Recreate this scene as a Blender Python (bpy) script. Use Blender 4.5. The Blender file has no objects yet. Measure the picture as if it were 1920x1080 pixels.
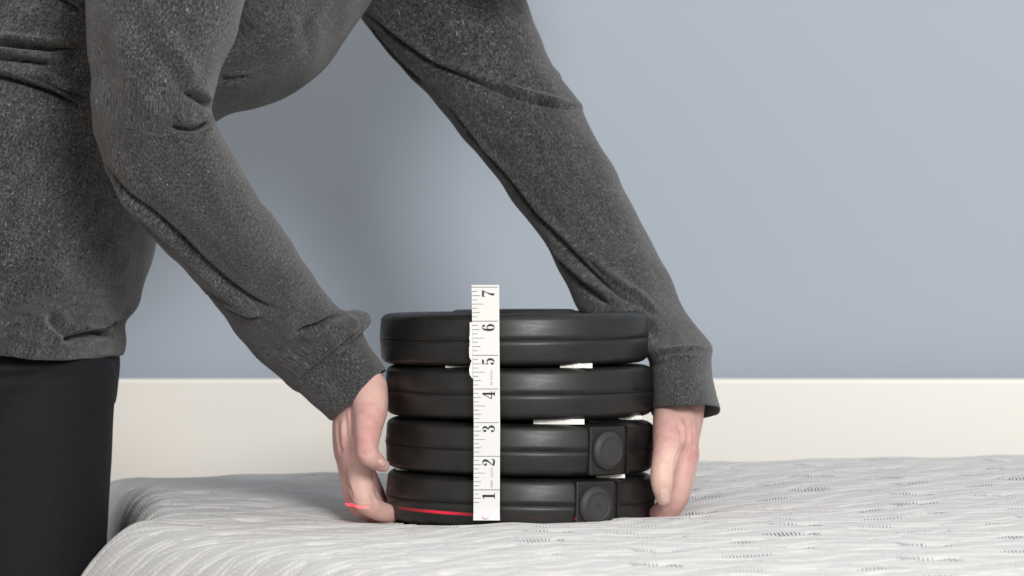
import bpy, bmesh, math
import numpy as np
from mathutils import Vector, Matrix
from mathutils.bvhtree import BVHTree

# ------------------------------------------------------------------ camera, world, lights
scene = bpy.context.scene
col = scene.collection
D = 2.30                      # camera to the front of the tape (metres)
F = 2490.0 * D                # focal length in pixels (1920 wide)
ZC = 0.175                    # camera height above the base of the stack
cam_d = bpy.data.cameras.new('camera')
cam = bpy.data.objects.new('camera', cam_d)
col.objects.link(cam)
cam.location = (0, -D, ZC)
cam.rotation_euler = (math.pi / 2, 0, 0)
cam_d.sensor_width = 36.0
cam_d.lens = F / 1920.0 * 36.0
cam_d.clip_start = 0.05
cam_d.dof.use_dof = True
cam_d.dof.focus_distance = D - 0.10
cam_d.dof.aperture_fstop = 18.0
scene.camera = cam

scene.view_settings.view_transform = 'Standard'
scene.view_settings.look = 'None'
scene.view_settings.gamma = 1.0
scene.view_settings.use_curve_mapping = False
scene.view_settings.exposure = 0.0

world = bpy.data.worlds.new('world')
scene.world = world
world.use_nodes = True
bg = world.node_tree.nodes['Background']
bg.inputs[0].default_value = (1.0, 0.985, 0.96, 1)
bg.inputs[1].default_value = 0.72


def area_light(name, loc, aim, sx, sy, power, colour=(1, 1, 1)):
    l = bpy.data.lights.new(name, 'AREA')
    l.shape = 'RECTANGLE'
    l.size, l.size_y = sx, sy
    l.energy = power
    l.color = colour
    o = bpy.data.objects.new(name, l)
    col.objects.link(o)
    o.location = loc
    o.rotation_euler = (Vector(aim) - Vector(loc)).to_track_quat('-Z', 'Y').to_euler()
    return o


area_light('softbox', (1.00, -3.3, 1.42), (0.1, 0.4, 0.15), 0.90, 0.90, 108, (1, 0.985, 0.96))
area_light('overhead_fill', (0.2, -0.5, 2.2), (0.1, 0.1, 0.0), 1.8, 1.8, 2.5, (1, 0.98, 0.95))  # unseen fill from above, added to brighten the mattress top


# ------------------------------------------------------------------ helpers
def P(px, py, Y):
    """point at depth Y that stands at this place of the photograph"""
    s = F / (Y + D)
    return Vector(((px - 960) / s, Y, ZC - (py - 540) / s))


def tag(o, label=None, cat=None, group=None, kind=None):
    if label: o['label'] = label
    if cat: o['category'] = cat
    if group: o['group'] = group
    if kind: o['kind'] = kind
    return o


def link(name, mesh, mat=None, parent=None, smooth=True):
    o = bpy.data.objects.new(name, mesh)
    col.objects.link(o)
    if mat:
        mesh.materials.clear()
        mesh.materials.append(mat)
    if parent:
        o.parent = parent
        o.matrix_parent_inverse = parent.matrix_world.inverted()
    if smooth and len(mesh.polygons):
        mesh.polygons.foreach_set('use_smooth', np.ones(len(mesh.polygons), bool))
    return o


def pydata(name, v, f, mat=None, parent=None, smooth=True):
    m = bpy.data.meshes.new(name)
    m.from_pydata([tuple(x) for x in v], [], f)
    m.validate()
    m.update()
    return link(name, m, mat, parent, smooth)


def bm_obj(name, bm, mat=None, parent=None, smooth=False):
    m = bpy.data.meshes.new(name)
    bmesh.ops.recalc_face_normals(bm, faces=bm.faces)
    bm.to_mesh(m)
    bm.free()
    return link(name, m, mat, parent, smooth)


def box_bm(sx, sy, sz, c=(0, 0, 0), bevel=0.0, seg=3):
    bm = bmesh.new()
    bmesh.ops.create_cube(bm, size=1)
    bmesh.ops.scale(bm, vec=(sx, sy, sz), verts=bm.verts)
    bmesh.ops.translate(bm, vec=c, verts=bm.verts)
    if bevel:
        bmesh.ops.bevel(bm, geom=list(bm.edges), offset=bevel, segments=seg, profile=0.5, affect='EDGES')
    return bm


def catmull(arr, n):
    """densify rows of arr by Catmull-Rom, n steps per span"""
    a = np.asarray(arr, float)
    p = np.vstack([2 * a[0] - a[1], a, 2 * a[-1] - a[-2]])
    out = []
    for i in range(1, len(p) - 2):
        for k in range(n):
            t = k / n
            out.append(0.5 * (2 * p[i] + (p[i + 1] - p[i - 1]) * t + (2 * p[i - 1] - 5 * p[i] + 4 * p[i + 1] - p[i + 2]) * t * t
                              + (3 * p[i] - 3 * p[i + 1] + p[i + 2] - p[i - 1]) * t ** 3))
    out.append(p[-2])
    return np.array(out)


def ring(L, R, Y, ry, bz=0.0, k=1.0):
    """cross-section from its two outline points, depth and half thickness"""
    l, r = np.array(P(*L, Y)), np.array(P(*R, Y))
    return np.concatenate([(l + r) / 2, (r - l) / 2 * k, np.array([0, ry * k, bz])])


def loft(rings, dens=6, n=40, e=2.0, closed=True, base=0):
    R = catmull(rings, dens)
    th = np.linspace(0, 2 * np.pi, n, endpoint=False)
    c, s = np.cos(th), np.sin(th)
    cx = np.sign(c) * np.abs(c) ** (2 / e)
    sx = np.sign(s) * np.abs(s) ** (2 / e)
    v, f = [], []
    for r in R:
        v.extend((r[0:3] + cx[:, None] * r[3:6] + sx[:, None] * r[6:9]).tolist())
    m = len(R)
    for i in range(m - 1):
        for j in range(n):
            a, b = base + i * n + j, base + i * n + (j + 1) % n
            f.append((a, b, b + n, a + n))
    if closed:
        for i, r, s_ in ((0, R[0], 1), (m - 1, R[-1], -1)):
            v.append(r[0:3].tolist())
            ci = base + len(v) - 1
            for j in range(n):
                a, b = base + i * n + j, base + i * n + (j + 1) % n
                f.append((ci, b, a) if s_ == 1 else (ci, a, b))
    return v, f, R


def chain(pts, base=0, n=20, dens=6, flat=1.0):
    """rounded tapering limb through (x, y, z, radius) points, ends capped round"""
    a = catmull(np.array(pts, float), dens)
    p, r = a[:, :3], a[:, 3]
    t = np.gradient(p, axis=0)
    t /= np.linalg.norm(t, axis=1)[:, None]
    ref = np.array([0, 1.0, 0])
    P2, R2, T2 = [], [], []
    for ang in np.linspace(-80, -15, 5):
        q = math.radians(ang)
        P2.append(p[0] + t[0] * r[0] * math.sin(q)); R2.append(r[0] * math.cos(q)); T2.append(t[0])
    P2 += list(p); R2 += list(r); T2 += list(t)
    for ang in np.linspace(15, 80, 5):
        q = math.radians(ang)
        P2.append(p[-1] + t[-1] * r[-1] * math.sin(q)); R2.append(r[-1] * math.cos(q)); T2.append(t[-1])
    v, f = [], []
    th = np.linspace(0, 2 * np.pi, n, endpoint=False)
    for q, rr, tt in zip(P2, R2, T2):
        s = np.cross(tt, ref)
        if np.linalg.norm(s) < 0.2:
            s = np.cross(tt, np.array([1.0, 0, 0]))
        s /= np.linalg.norm(s)
        w = np.cross(tt, s)
        v.extend((q + rr * (np.cos(th)[:, None] * s * flat + np.sin(th)[:, None] * w)).tolist())
    m = len(P2)
    for i in range(m - 1):
        for j in range(n):
            a_, b_ = base + i * n + j, base + i * n + (j + 1) % n
            f.append((a_, b_, b_ + n, a_ + n))
    f.append(tuple(base + j for j in range(n))[::-1])
    f.append(tuple(base + (m - 1) * n + j for j in range(n)))
    return v, f


def PR(px, py, Y, r):
    q = P(px, py, Y)
    return (q.x, q.y, q.z, r)


def remeshed(parts, voxel, smooth_it, factor=0.5):
    """one continuous skin around overlapping closed shapes"""
    V, Fc = [], []
    for v, f in parts:
        o = len(V)
        V.extend(v)
        Fc.extend([tuple(i + o for i in q) for q in f])
    m = bpy.data.meshes.new('tmp')
    m.from_pydata(V, [], Fc)
    bm = bmesh.new()
    bm.from_mesh(m)
    bmesh.ops.recalc_face_normals(bm, faces=bm.faces)
    bm.to_mesh(m)
    bm.free()
    o = bpy.data.objects.new('tmp', m)
    col.objects.link(o)
    md = o.modifiers.new('r', 'REMESH')
    md.mode = 'VOXEL'
    md.voxel_size = voxel
    ms = o.modifiers.new('s', 'SMOOTH')
    ms.factor = factor
    ms.iterations = smooth_it
    dg = bpy.context.evaluated_depsgraph_get()
    res = bpy.data.meshes.new_from_object(o.evaluated_get(dg))
    bpy.data.objects.remove(o)
    bpy.data.meshes.remove(m)
    return res


def get_co(m):
    a = np.empty(len(m.vertices) * 3)
    m.vertices.foreach_get('co', a)
    return a.reshape(-1, 3)


def get_no(m):
    a = np.empty(len(m.vertices) * 3)
    m.vertices.foreach_get('normal', a)
    return a.reshape(-1, 3)


def set_co(m, a):
    m.vertices.foreach_set('co', a.ravel())
    m.update()


def bvh_of(m):
    v = get_co(m)
    return BVHTree.FromPolygons([tuple(x) for x in v], [tuple(p.vertices) for p in m.polygons])


CAMP = Vector((0, -D, ZC))


def cast(bvh, px, py):
    d = (P(px, py, 0) - CAMP).normalized()
    return bvh.ray_cast(CAMP, d)


def seg_dist(p, line):
    best = np.full(len(p), 1e9)
    par = np.zeros(len(p))
    n = len(line) - 1
    for i in range(n):
        a, b = line[i], line[i + 1]
        ab = b - a
        t = np.clip(((p - a) @ ab) / max(ab @ ab, 1e-12), 0, 1)
        d = np.linalg.norm(p - (a + t[:, None] * ab), axis=1)
        k = d < best
        best[k] = d[k]
        par[k] = (i + t[k]) / n
    return best, par


def creases(mesh, lists):
    """press folds (amp<0) and raise rolls (amp>0): (points, amplitude, width)"""
    bvh = bvh_of(mesh)
    co, no = get_co(mesh), get_no(mesh)
    disp = np.zeros(len(co))
    for item in lists:
        pts, amp, w = item[:3]
        lap = item[3] if len(item) > 3 else 0
        hits = []
        for q in catmull(np.array(pts, float), 5):
            h = cast(bvh, q[0], q[1])
            if h[0] is not None:
                hits.append(np.array(h[0]))
        if len(hits) < 2:
            continue
        line = np.array(hits)
        keep = [line[0]]
        for q in line[1:]:
            if np.linalg.norm(q - keep[-1]) < 0.05:
                keep.append(q)
        line = np.array(keep)
        if len(line) < 2:
            continue
        lo, hi = line.min(0) - 3.2 * w, line.max(0) + 3.2 * w
        sel = np.where(np.all((co > lo) & (co < hi), axis=1))[0]
        d, t = seg_dist(co[sel], line)
        fade = np.clip(np.minimum(t, 1 - t) / 0.22, 0.0, 1)
        fade = fade * fade * (3 - 2 * fade) * 0.85 + 0.15
        x = d / w
        if lap:
            # cloth lapping over itself: proud roll on one side, sharp tuck on the other
            near = np.argmin(((co[sel][:, None, :] - line[None, ::2, :]) ** 2).sum(-1), axis=1) * 2
            nx = np.clip(near + 1, 0, len(line) - 1)
            pv = np.clip(near - 1, 0, len(line) - 1)
            tg = line[nx] - line[pv]
            dl = co[sel] - line[near]
            sg = np.sign(tg[:, 0] * dl[:, 2] - tg[:, 2] * dl[:, 0]) * lap
            xs = x * sg
            disp[sel] += abs(amp) * fade * (0.75 * np.exp(-((xs - 1.25) / 0.95) ** 2) - 1.35 * np.exp(-((xs + 0.30) / 0.52) ** 2))
            continue
        if amp < 0:
            prof = np.exp(-x * x) - 0.35 * np.exp(-((x - 1.9) / 0.9) ** 2)
        else:
            prof = np.exp(-x * x)
        disp[sel] += amp * prof * fade
    set_co(mesh, co + no * disp[:, None])


# ------------------------------------------------------------------ materials
def mat(name, base=(0.8, 0.8, 0.8), rough=0.5, spec=0.5):
    m = bpy.data.materials.new(name)
    m.use_nodes = True
    b = m.node_tree.nodes['Principled BSDF']
    b.inputs['Base Color'].default_value = (*base, 1)
    b.inputs['Roughness'].default_value = rough
    b.inputs['Specular IOR Level'].default_value = spec
    return m, m.node_tree, b


def nd(nt, t, **kw):
    n = nt.nodes.new(t)
    for k, v in kw.items():
        setattr(n, k, v)
    return n


def noise(nt, vec, scale, detail=3, rough=0.5):
    n = nd(nt, 'ShaderNodeTexNoise')
    n.inputs['Scale'].default_value = scale
    n.inputs['Detail'].default_value = detail
    n.inputs['Roughness'].default_value = rough
    if vec is not None:
        nt.links.new(vec, n.inputs['Vector'])
    return n


def ramp(nt, fac, stops):
    n = nd(nt, 'ShaderNodeValToRGB')
    cr = n.color_ramp
    while len(cr.elements) < len(stops):
        cr.elements.new(0.5)
    for e, (p, c) in zip(cr.elements, stops):
        e.position = p
        e.color = (*c, 1) if len(c) == 3 else c
    nt.links.new(fac, n.inputs[0])
    return n


def bump(nt, b, height, strength, dist, prev=None):
    n = nd(nt, 'ShaderNodeBump')
    n.inputs['Strength'].default_value = strength
    n.inputs['Distance'].default_value = dist
    nt.links.new(height, n.inputs['Height'])
    if prev is not None:
        nt.links.new(prev.outputs[0], n.inputs['Normal'])
    nt.links.new(n.outputs[0], b.inputs['Normal'])
    return n


def coords(nt, kind='Object'):
    return nd(nt, 'ShaderNodeTexCoord').outputs[kind]


def scaled(nt, vec, s):
    n = nd(nt, 'ShaderNodeVectorMath', operation='MULTIPLY')
    nt.links.new(vec, n.inputs[0])
    n.inputs[1].default_value = s
    return n.outputs[0]


# painted wall
M_wall, nt, b = mat('painted_wall', (0.388, 0.438, 0.512), 0.75, 0.3)
n = noise(nt, coords(nt), 260, 4, 0.6)
bump(nt, b, n.outputs[0], 0.12, 0.001)
# cream headboard lacquer
M_board, nt, b = mat('cream_lacquer', (0.84, 0.815, 0.765), 0.5, 0.3)
n = noise(nt, coords(nt), 60, 3)
bump(nt, b, n.outputs[0], 0.04, 0.001)
# floor boards
M_floor, nt, b = mat('floor_wood', (0.32, 0.22, 0.14), 0.5)
n = noise(nt, scaled(nt, coords(nt), (3, 40, 3)), 3, 6)
r = ramp(nt, n.outputs[0], [(0.3, (0.24, 0.16, 0.1)), (0.7, (0.38, 0.27, 0.18))])
nt.links.new(r.outputs[0], b.inputs['Base Color'])
M_base, nt, b = mat('bed_base_fabric', (0.25, 0.25, 0.26), 0.9)
n = noise(nt, coords(nt), 500, 3)
bump(nt, b, n.outputs[0], 0.3, 0.001)

# black vinyl of the plates
M_vinyl, nt, b = mat('black_vinyl', (0.020, 0.0195, 0.019), 0.42, 0.5)
oc = coords(nt)
n1 = noise(nt, scaled(nt, oc, (1, 1, 6)), 40, 5, 0.65)
r = ramp(nt, n1.outputs[0], [(0.3, (0.37,) * 3), (0.7, (0.53,) * 3)])
nt.links.new(r.outputs[0], b.inputs['Roughness'])
n2 = noise(nt, oc, 55, 4, 0.6)
r2 = ramp(nt, n2.outputs[0], [(0.35, (0.007, 0.0068, 0.0066)), (0.8, (0.016, 0.0155, 0.015))])
nt.links.new(r2.outputs[0], b.inputs['Base Color'])
n3 = noise(nt, oc, 900, 2)
bump(nt, b, n3.outputs[0], 0.12, 0.0004)
M_plug, nt, b = mat('dark_rubber_plug', (0.032, 0.032, 0.032), 0.55, 0.4)
n = noise(nt, coords(nt), 700, 2)
bump(nt, b, n.outputs[0], 0.15, 0.0004)

# tape
M_tape, nt, b = mat('white_tape_vinyl', (0.72, 0.715, 0.70), 0.5, 0.4)
n = noise(nt, coords(nt), 900, 2)
bump(nt, b, n.outputs[0], 0.05, 0.0003)
M_ink, nt, b = mat('black_ink', (0.012, 0.012, 0.014), 0.6)
n = noise(nt, coords(nt), 1500, 2)
r = ramp(nt, n.outputs[0], [(0.3, (0.01, 0.01, 0.012)), (0.75, (0.03, 0.03, 0.033))])
nt.links.new(r.outputs[0], b.inputs['Base Color'])
M_tick, nt, b = mat('grey_ink', (0.10, 0.10, 0.12), 0.6)
n = noise(nt, coords(nt), 1500, 2)
r = ramp(nt, n.outputs[0], [(0.3, (0.08, 0.08, 0.10)), (0.75, (0.17, 0.17, 0.19))])
nt.links.new(r.outputs[0], b.inputs['Base Color'])
M_small, nt, b = mat('pale_grey_ink', (0.3, 0.3, 0.32), 0.6)
n = noise(nt, coords(nt), 1500, 2)
r = ramp(nt, n.outputs[0], [(0.3, (0.26, 0.26, 0.28)), (0.75, (0.4, 0.4, 0.42))])
nt.links.new(r.outputs[0], b.inputs['Base Color'])
M_clip, nt, b = mat('brushed_tin', (0.78, 0.78, 0.79), 0.42)
b.inputs['Metallic'].default_value = 0.55
n = noise(nt, coords(nt), 400, 2)
bump(nt, b, n.outputs[0], 0.1, 0.0003)
M_foam, nt, b = mat('white_foam', (0.86, 0.85, 0.80), 0.8, 0.2)
n = noise(nt, coords(nt), 700, 4)
bump(nt, b, n.outputs[0], 0.4, 0.0006)

# skin
M_skin, nt, b = mat('skin', (0.66, 0.40, 0.33), 0.5, 0.35)
oc = coords(nt)
n1 = noise(nt, oc, 28, 4, 0.6)
r = ramp(nt, n1.outputs[0], [(0.30, (0.48, 0.225, 0.205)), (0.5, (0.625, 0.375, 0.34)), (0.70, (0.69, 0.47, 0.39))])
n4 = noise(nt, oc, 160, 2)
r4 = ramp(nt, n4.outputs[0], [(0.68, (1, 1, 1)), (0.80, (0.82, 0.62, 0.55))])
mx = nd(nt, 'ShaderNodeMix', data_type='RGBA', blend_type='MULTIPLY')
mx.inputs['Factor'].default_value = 0.6
nt.links.new(r.outputs[0], mx.inputs[6])
nt.links.new(r4.outputs[0], mx.inputs[7])
nt.links.new(mx.outputs[2], b.inputs['Base Color'])
b.inputs['Subsurface Weight'].default_value = 0.12
b.inputs['Subsurface Radius'].default_value = (0.006, 0.002, 0.001)
b.inputs['Subsurface Scale'].default_value = 1.0
n2 = noise(nt, oc, 650, 3, 0.6)
bp = bump(nt, b, n2.outputs[0], 0.25, 0.0006)
n3 = noise(nt, scaled(nt, oc, (1, 1, 2.2)), 130, 3)
bump(nt, b, n3.outputs[0], 0.25, 0.0012, bp)
M_nail, nt, b = mat('fingernail', (0.72, 0.47, 0.43), 0.3, 0.5)
n = noise(nt, coords(nt), 200, 2)
r = ramp(nt, n.outputs[0], [(0.3, (0.68, 0.43, 0.40)), (0.7, (0.76, 0.53, 0.48))])
nt.links.new(r.outputs[0], b.inputs['Base Color'])
M_hair, nt, b = mat('brown_hair', (0.06, 0.035, 0.02), 0.5)
n = noise(nt, scaled(nt, coords(nt), (20, 20, 2)), 30, 3)
bump(nt, b, n.outputs[0], 0.8, 0.004)


def knit_material(name, lo, hi):
    m, nt, b = mat(name, lo, 0.9, 0.15)
    at = nd(nt, 'ShaderNodeAttribute', attribute_name='knit')
    kv = at.outputs['Vector']
    # heathered yarn: streaks along the wales, flecks of pale fibre
    n1 = noise(nt, scaled(nt, kv, (640, 400, 1)), 1.0, 3, 0.75)
    r1 = ramp(nt, n1.outputs[0], [(0.33, lo), (0.50, tuple(0.66 * a + 0.34 * c for a, c in zip(lo, hi))), (0.70, hi)])
    n2 = noise(nt, scaled(nt, kv, (60, 22, 1)), 1.0, 4, 0.6)
    r2 = ramp(nt, n2.outputs[0], [(0.3, (0.72,) * 3), (0.7, (1.28,) * 3)])
    mx = nd(nt, 'ShaderNodeMix', data_type='RGBA', blend_type='MULTIPLY')
    mx.inputs['Factor'].default_value = 1.0
    nt.links.new(r1.outputs[0], mx.inputs[6])
    nt.links.new(r2.outputs[0], mx.inputs[7])
    n3 = noise(nt, scaled(nt, kv, (520, 330, 1)), 1.0, 2, 0.5)
    r3 = ramp(nt, n3.outputs[0], [(0.64, (0, 0, 0)), (0.76, (0.17, 0.17, 0.16))])
    ad = nd(nt, 'ShaderNodeMix', data_type='RGBA', blend_type='ADD')
    ad.inputs['Factor'].default_value = 1.0
    nt.links.new(mx.outputs[2], ad.inputs[6])
    nt.links.new(r3.outputs[0], ad.inputs[7])
    nt.links.new(ad.outputs[2], b.inputs['Base Color'])
    b.inputs['Sheen Weight'].default_value = 0.25
    b.inputs['Sheen Roughness'].default_value = 0.5
    w = nd(nt, 'ShaderNodeTexWave', wave_type='BANDS', bands_direction='X')
    w.inputs['Scale'].default_value = 1.0
    w.inputs['Distortion'].default_value = 2.2
    w.inputs['Detail'].default_value = 2
    w.inputs['Detail Scale'].default_value = 1.5
    nt.links.new(scaled(nt, kv, (1 / 0.0017 / 3.1416, 60, 1)), w.inputs['Vector'])
    bp = bump(nt, b, w.outputs['Fac'], 0.45, 0.0006)
    n5 = noise(nt, scaled(nt, kv, (1000, 700, 1)), 1.0, 3, 0.7)
    bump(nt, b, n5.outputs[0], 0.55, 0.0009, bp)
    return m


M_knit = knit_material('charcoal_heather_knit', (0.0085, 0.0090, 0.0105), (0.124, 0.124, 0.125))
M_legging, nt, b = mat('black_stretch_fabric', (0.0105, 0.0110, 0.0135), 0.8, 0.25)
oc = coords(nt)
n = noise(nt, oc, 1400, 3)
r = ramp(nt, n.outputs[0], [(0.3, (0.006, 0.0063, 0.0085)), (0.7, (0.0120, 0.0126, 0.0158))])
nt.links.new(r.outputs[0], b.inputs['Base Color'])
bump(nt, b, n.outputs[0], 0.2, 0.0004)

# mattress cover: white knit, grey mesh patches where the attribute says so
M_cover, nt, b = mat('quilted_white_cover', (0.74, 0.735, 0.73), 0.88, 0.2)
uvn = nd(nt, 'ShaderNodeAttribute', attribute_name='cover_uv')
pat = nd(nt, 'ShaderNodeAttribute', attribute_name='mesh_patch')
wv = nd(nt, 'ShaderNodeTexWave', wave_type='BANDS', bands_direction='X')
wv.inputs['Scale'].default_value = 1.0
wv.inputs['Distortion'].default_value = 0.6
wv.inputs['Detail'].default_value = 1
nt.links.new(scaled(nt, uvn.outputs['Vector'], (1 / 0.0026 / 3.1416, 130, 1)), wv.inputs['Vector'])
rr = ramp(nt, wv.outputs['Fac'], [(0.35, (0, 0, 0)), (0.65, (1, 1, 1))])
mu = nd(nt, 'ShaderNodeMath', operation='MULTIPLY')
nt.links.new(rr.outputs[0], mu.inputs[0])
nt.links.new(pat.outputs['Fac'], mu.inputs[1])
mx = nd(nt, 'ShaderNodeMix', data_type='RGBA')
nt.links.new(mu.outputs[0], mx.inputs['Factor'])
n = noise(nt, uvn.outputs['Vector'], 900, 2)
r = ramp(nt, n.outputs[0], [(0.3, (0.63, 0.625, 0.622)), (0.7, (0.70, 0.695, 0.692))])
nt.links.new(r.outputs[0], mx.inputs[6])
mx.inputs[7].default_value = (0.14, 0.14, 0.155, 1)
nt.links.new(mx.outputs[2], b.inputs['Base Color'])
wr = nd(nt, 'ShaderNodeTexWave', wave_type='BANDS', bands_direction='X')
wr.inputs['Scale'].default_value = 1.0
wr.inputs['Distortion'].default_value = 1.2
wr.inputs['Detail'].default_value = 2
nt.links.new(scaled(nt, uvn.outputs['Vector'], (1 / 0.0046 / 3.1416, 14, 1)), wr.inputs['Vector'])
rw = ramp(nt, wr.outputs['Fac'], [(0.55, (0, 0, 0)), (0.95, (1, 1, 1))])
bp = bump(nt, b, rw.outputs[0], 0.22, 0.0008)
n = noise(nt, uvn.outputs['Vector'], 1300, 2)
bump(nt, b, n.outputs[0], 0.25, 0.0006, bp)

# ------------------------------------------------------------------ the room
FLOOR = -0.62
WALL_Y = 0.80
o = bm_obj('wall_back', box_bm(7, 0.1, 3.2, (0, WALL_Y + 0.05, FLOOR + 1.6)), M_wall)
tag(o, 'plain blue grey painted wall', kind='structure')
o = bm_obj('floor', box_bm(7, 5.5, 0.1, (0, -1.9, FLOOR - 0.05)), M_floor)
tag(o, 'brown wooden floor', kind='structure')

# headboard: broad cream panel with a softly rounded top on two legs
hb_top = P(960, 711, 0.70).z
o = bm_obj('headboard', box_bm(3.0, 0.045, 0.60, (0.25, 0.7225, hb_top - 0.30), 0.004, 3), M_board, smooth=False)
tag(o, 'broad cream headboard panel standing against the blue grey wall', 'headboard')
for sx in (-0.7, 1.2):
    bm_obj('leg', box_bm(0.06, 0.04, hb_top - 0.59 - FLOOR, (sx, 0.7225, (hb_top - 0.59 + FLOOR) / 2), 0.003, 2), M_board, o)

# ------------------------------------------------------------------ mattress
ANG = math.radians(10)
EU = np.array([math.cos(ANG), math.sin(ANG)])       # across the bed
EV = np.array([-math.sin(ANG), math.cos(ANG)])      # towards the headboard
CORNER = np.array([-0.340, 0.0])                    # a point on the left side
TOP = 0.020
RAD = 0.085
STACK = np.array([0.006, 0.107])
PR_ = 0.106


def edge_profile(s, r, side):
    """arc length s from the bottom of the side -> (inset, drop)"""
    s = np.asarray(s, float)
    q = r * math.pi / 2
    a = np.clip((s - side) / r, 0, math.pi / 2)
    ins = np.where(s < side, 0, np.where(s < side + q, r * (1 - np.cos(a)), r + (s - side - q)))
    drop = np.where(s < side, r + (side - s), np.where(s < side + q, r * (1 - np.sin(a)), 0))
    return ins, drop


def build_mattress():
    side = 0.14
    fine = 0.0026
    us = np.concatenate([np.arange(0, 1.25, fine), np.linspace(1.26, 1.34, 8)])
    ins_u, drop_u = edge_profile(us, RAD, side)
    vb = np.concatenate([np.arange(0, 1.45, fine), np.linspace(1.47, 2.35, 40)])   # from the headboard end
    ins_v, drop_v = edge_profile(vb, 0.06, side)
    V_BACK = 0.455
    U, Vv = np.meshgrid(ins_u, V_BACK - ins_v, indexing='ij')
    S1, S2 = np.meshgrid(us, vb, indexing='ij')
    DU, DV = np.meshgrid(drop_u, drop_v, indexing='ij')
    # the side is pressed in by the legs and rounds off towards the foot end
    press = 0.052 / (1 + np.exp(-(Vv - 0.015) / 0.012)) / (1 + np.exp((Vv - 0.36) / 0.02))
    foot = 0.26 * np.clip(-Vv - 0.04, 0, 0.7) ** 1.25
    U = U + foot * np.clip(1 - U / 0.45, 0, 1) ** 2 + press * np.clip(1 - U / 0.125, 0, 1) ** 2
    X = CORNER[0] + U * EU[0] + Vv * EV[0]
    Y = CORNER[1] + U * EU[1] + Vv * EV[1]
    Z = TOP - np.maximum(DU, DV)
    ontop = np.clip(1 - np.maximum(DU, DV) / 0.2, 0, 1)
    # quilting: wavy stitched channels that pinch and part, and leaf-shaped mesh patches
    per_v, per_u = 0.054, 0.088
    ph = 2 * np.pi * S1 / per_u
    row = S2 / per_v
    wob = 0.16 * np.sin(ph + 1.7 * np.sin(2 * np.pi * S2 / 0.31))
    H = np.zeros_like(Z)
    for off, amp, w_, sg in ((0.0, 0.0018, 0.055, 1), (0.24, 0.0012, 0.04, -1.1), (0.52, 0.0017, 0.055, -0.8), (0.80, 0.0012, 0.04, 1.25)):
        fr = (row + off + sg * wob) % 1.0
        dd = np.minimum(fr, 1 - fr)
        # asymmetric lip: steep on one side, soft on the other
        sgn = np.where(fr < 0.5, 1.0, 0.45)
        H -= amp * np.exp(-(dd / (w_ * sgn)) ** 2)
    H += 0.0009 * np.sin(2 * np.pi * (row * 0.5) + 2.2 * np.sin(ph * 0.5))
    # patches
    per2 = 2 * per_v
    k = np.floor(S2 / per2)
    u1 = (S1 / per_u + 0.37 * k) % 1.0 - 0.5
    v1 = (S2 / per2) % 1.0
    slash = ((v1 - 0.27) * per2 + 0.0035 * np.sin(u1 * 6))
    m1 = 1 - ((u1 * per_u / 0.022) ** 2 + (slash / 0.0062) ** 2)
    leaf_u = u1 * per_u - 0.010
    bend = (v1 - 0.74) * per2 - 0.35 * leaf_u
    m2 = 1 - ((leaf_u / 0.019) ** 2 + (bend / 0.0095) ** 2)
    patch = np.clip(np.maximum(m1, m2) * 4.0, 0, 1)
    # the patches open up towards the right half of the bed
    opened = np.clip((S1 - 0.36) / 0.12, 0, 1)
    hsh = np.sin(np.floor(S1 / per_u + 0.37 * k) * 12.9898 + k * 78.233) * 43758.5453
    hsh = hsh - np.floor(hsh)
    patch = patch * opened * (0.70 + 0.30 * hsh)
    H -= 0.0016 * np.clip(np.maximum(m1, m2), 0, 1)
    Z = Z + H * ontop
    # the stack has sunk into the foam
    r = np.hypot(X - STACK[0], Y - STACK[1])
    out = 0.0205 * np.exp(-(np.clip(r - PR_, 0, None) / 0.22) ** 1.3)
    inn = 0.016 * np.clip((PR_ - 0.002 - r) / 0.012, 0, 1)
    Z -= out + inn
    # hollows pressed by the fingers beside the plates
    for hx in (-0.112, 0.124):
        Z -= 0.004 * np.exp(-(((X - hx) / 0.03) ** 2 + ((Y - 0.10) / 0.05) ** 2))
    # the bed dips where the person leans on it
    lean = 0.005 * np.exp(-(((X + 0.46) / 0.24) ** 2 + ((Y - 0.40) / 0.30) ** 2))
    lean += 0.011 * np.clip((0.0 - X) / 0.22, 0, 1) * np.clip((0.12 - Y) / 0.20, 0, 1)
    pucker = 0.004 * np.exp(-(((X + 0.285) / 0.02) ** 2 + ((Y - 0.0) / 0.05) ** 2))
    Z += -lean + pucker
    Z -= 0.006 * np.clip((0.15 - X) / 0.5, 0, 1)
    nu, nv = X.shape
    co = np.stack([X, Y, Z], -1).reshape(-1, 3)
    # lower skirt down to the base
    idx = np.arange(nu * nv).reshape(nu, nv)
    quads = np.stack([idx[:-1, :-1], idx[:-1, 1:], idx[1:, 1:], idx[1:, :-1]], -1).reshape(-1, 4)
    m = bpy.data.meshes.new('mattress')
    m.vertices.add(len(co))
    m.vertices.foreach_set('co', co.ravel())
    m.loops.add(quads.size)
    m.loops.foreach_set('vertex_index', quads[:, ::-1].ravel().astype(np.int32))
    m.polygons.add(len(quads))
    m.polygons.foreach_set('loop_start', np.arange(0, quads.size, 4, dtype=np.int32))
    m.update(calc_edges=True)
    a = m.attributes.new('cover_uv', 'FLOAT_VECTOR', 'POINT')
    a.data.foreach_set('vector', np.stack([S1, S2, np.zeros_like(S1)], -1).ravel())
    a = m.attributes.new('mesh_patch', 'FLOAT', 'POINT')
    a.data.foreach_set('value', patch.ravel())
    if m.polygons[len(m.polygons) // 2].normal.z < 0:
        m.flip_normals()
    # close the body: border walls down to the underside
    bm = bmesh.new()
    bm.from_mesh(m)
    be = [e for e in bm.edges if e.is_boundary]
    ex = bmesh.ops.extrude_edge_only(bm, edges=be)
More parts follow.
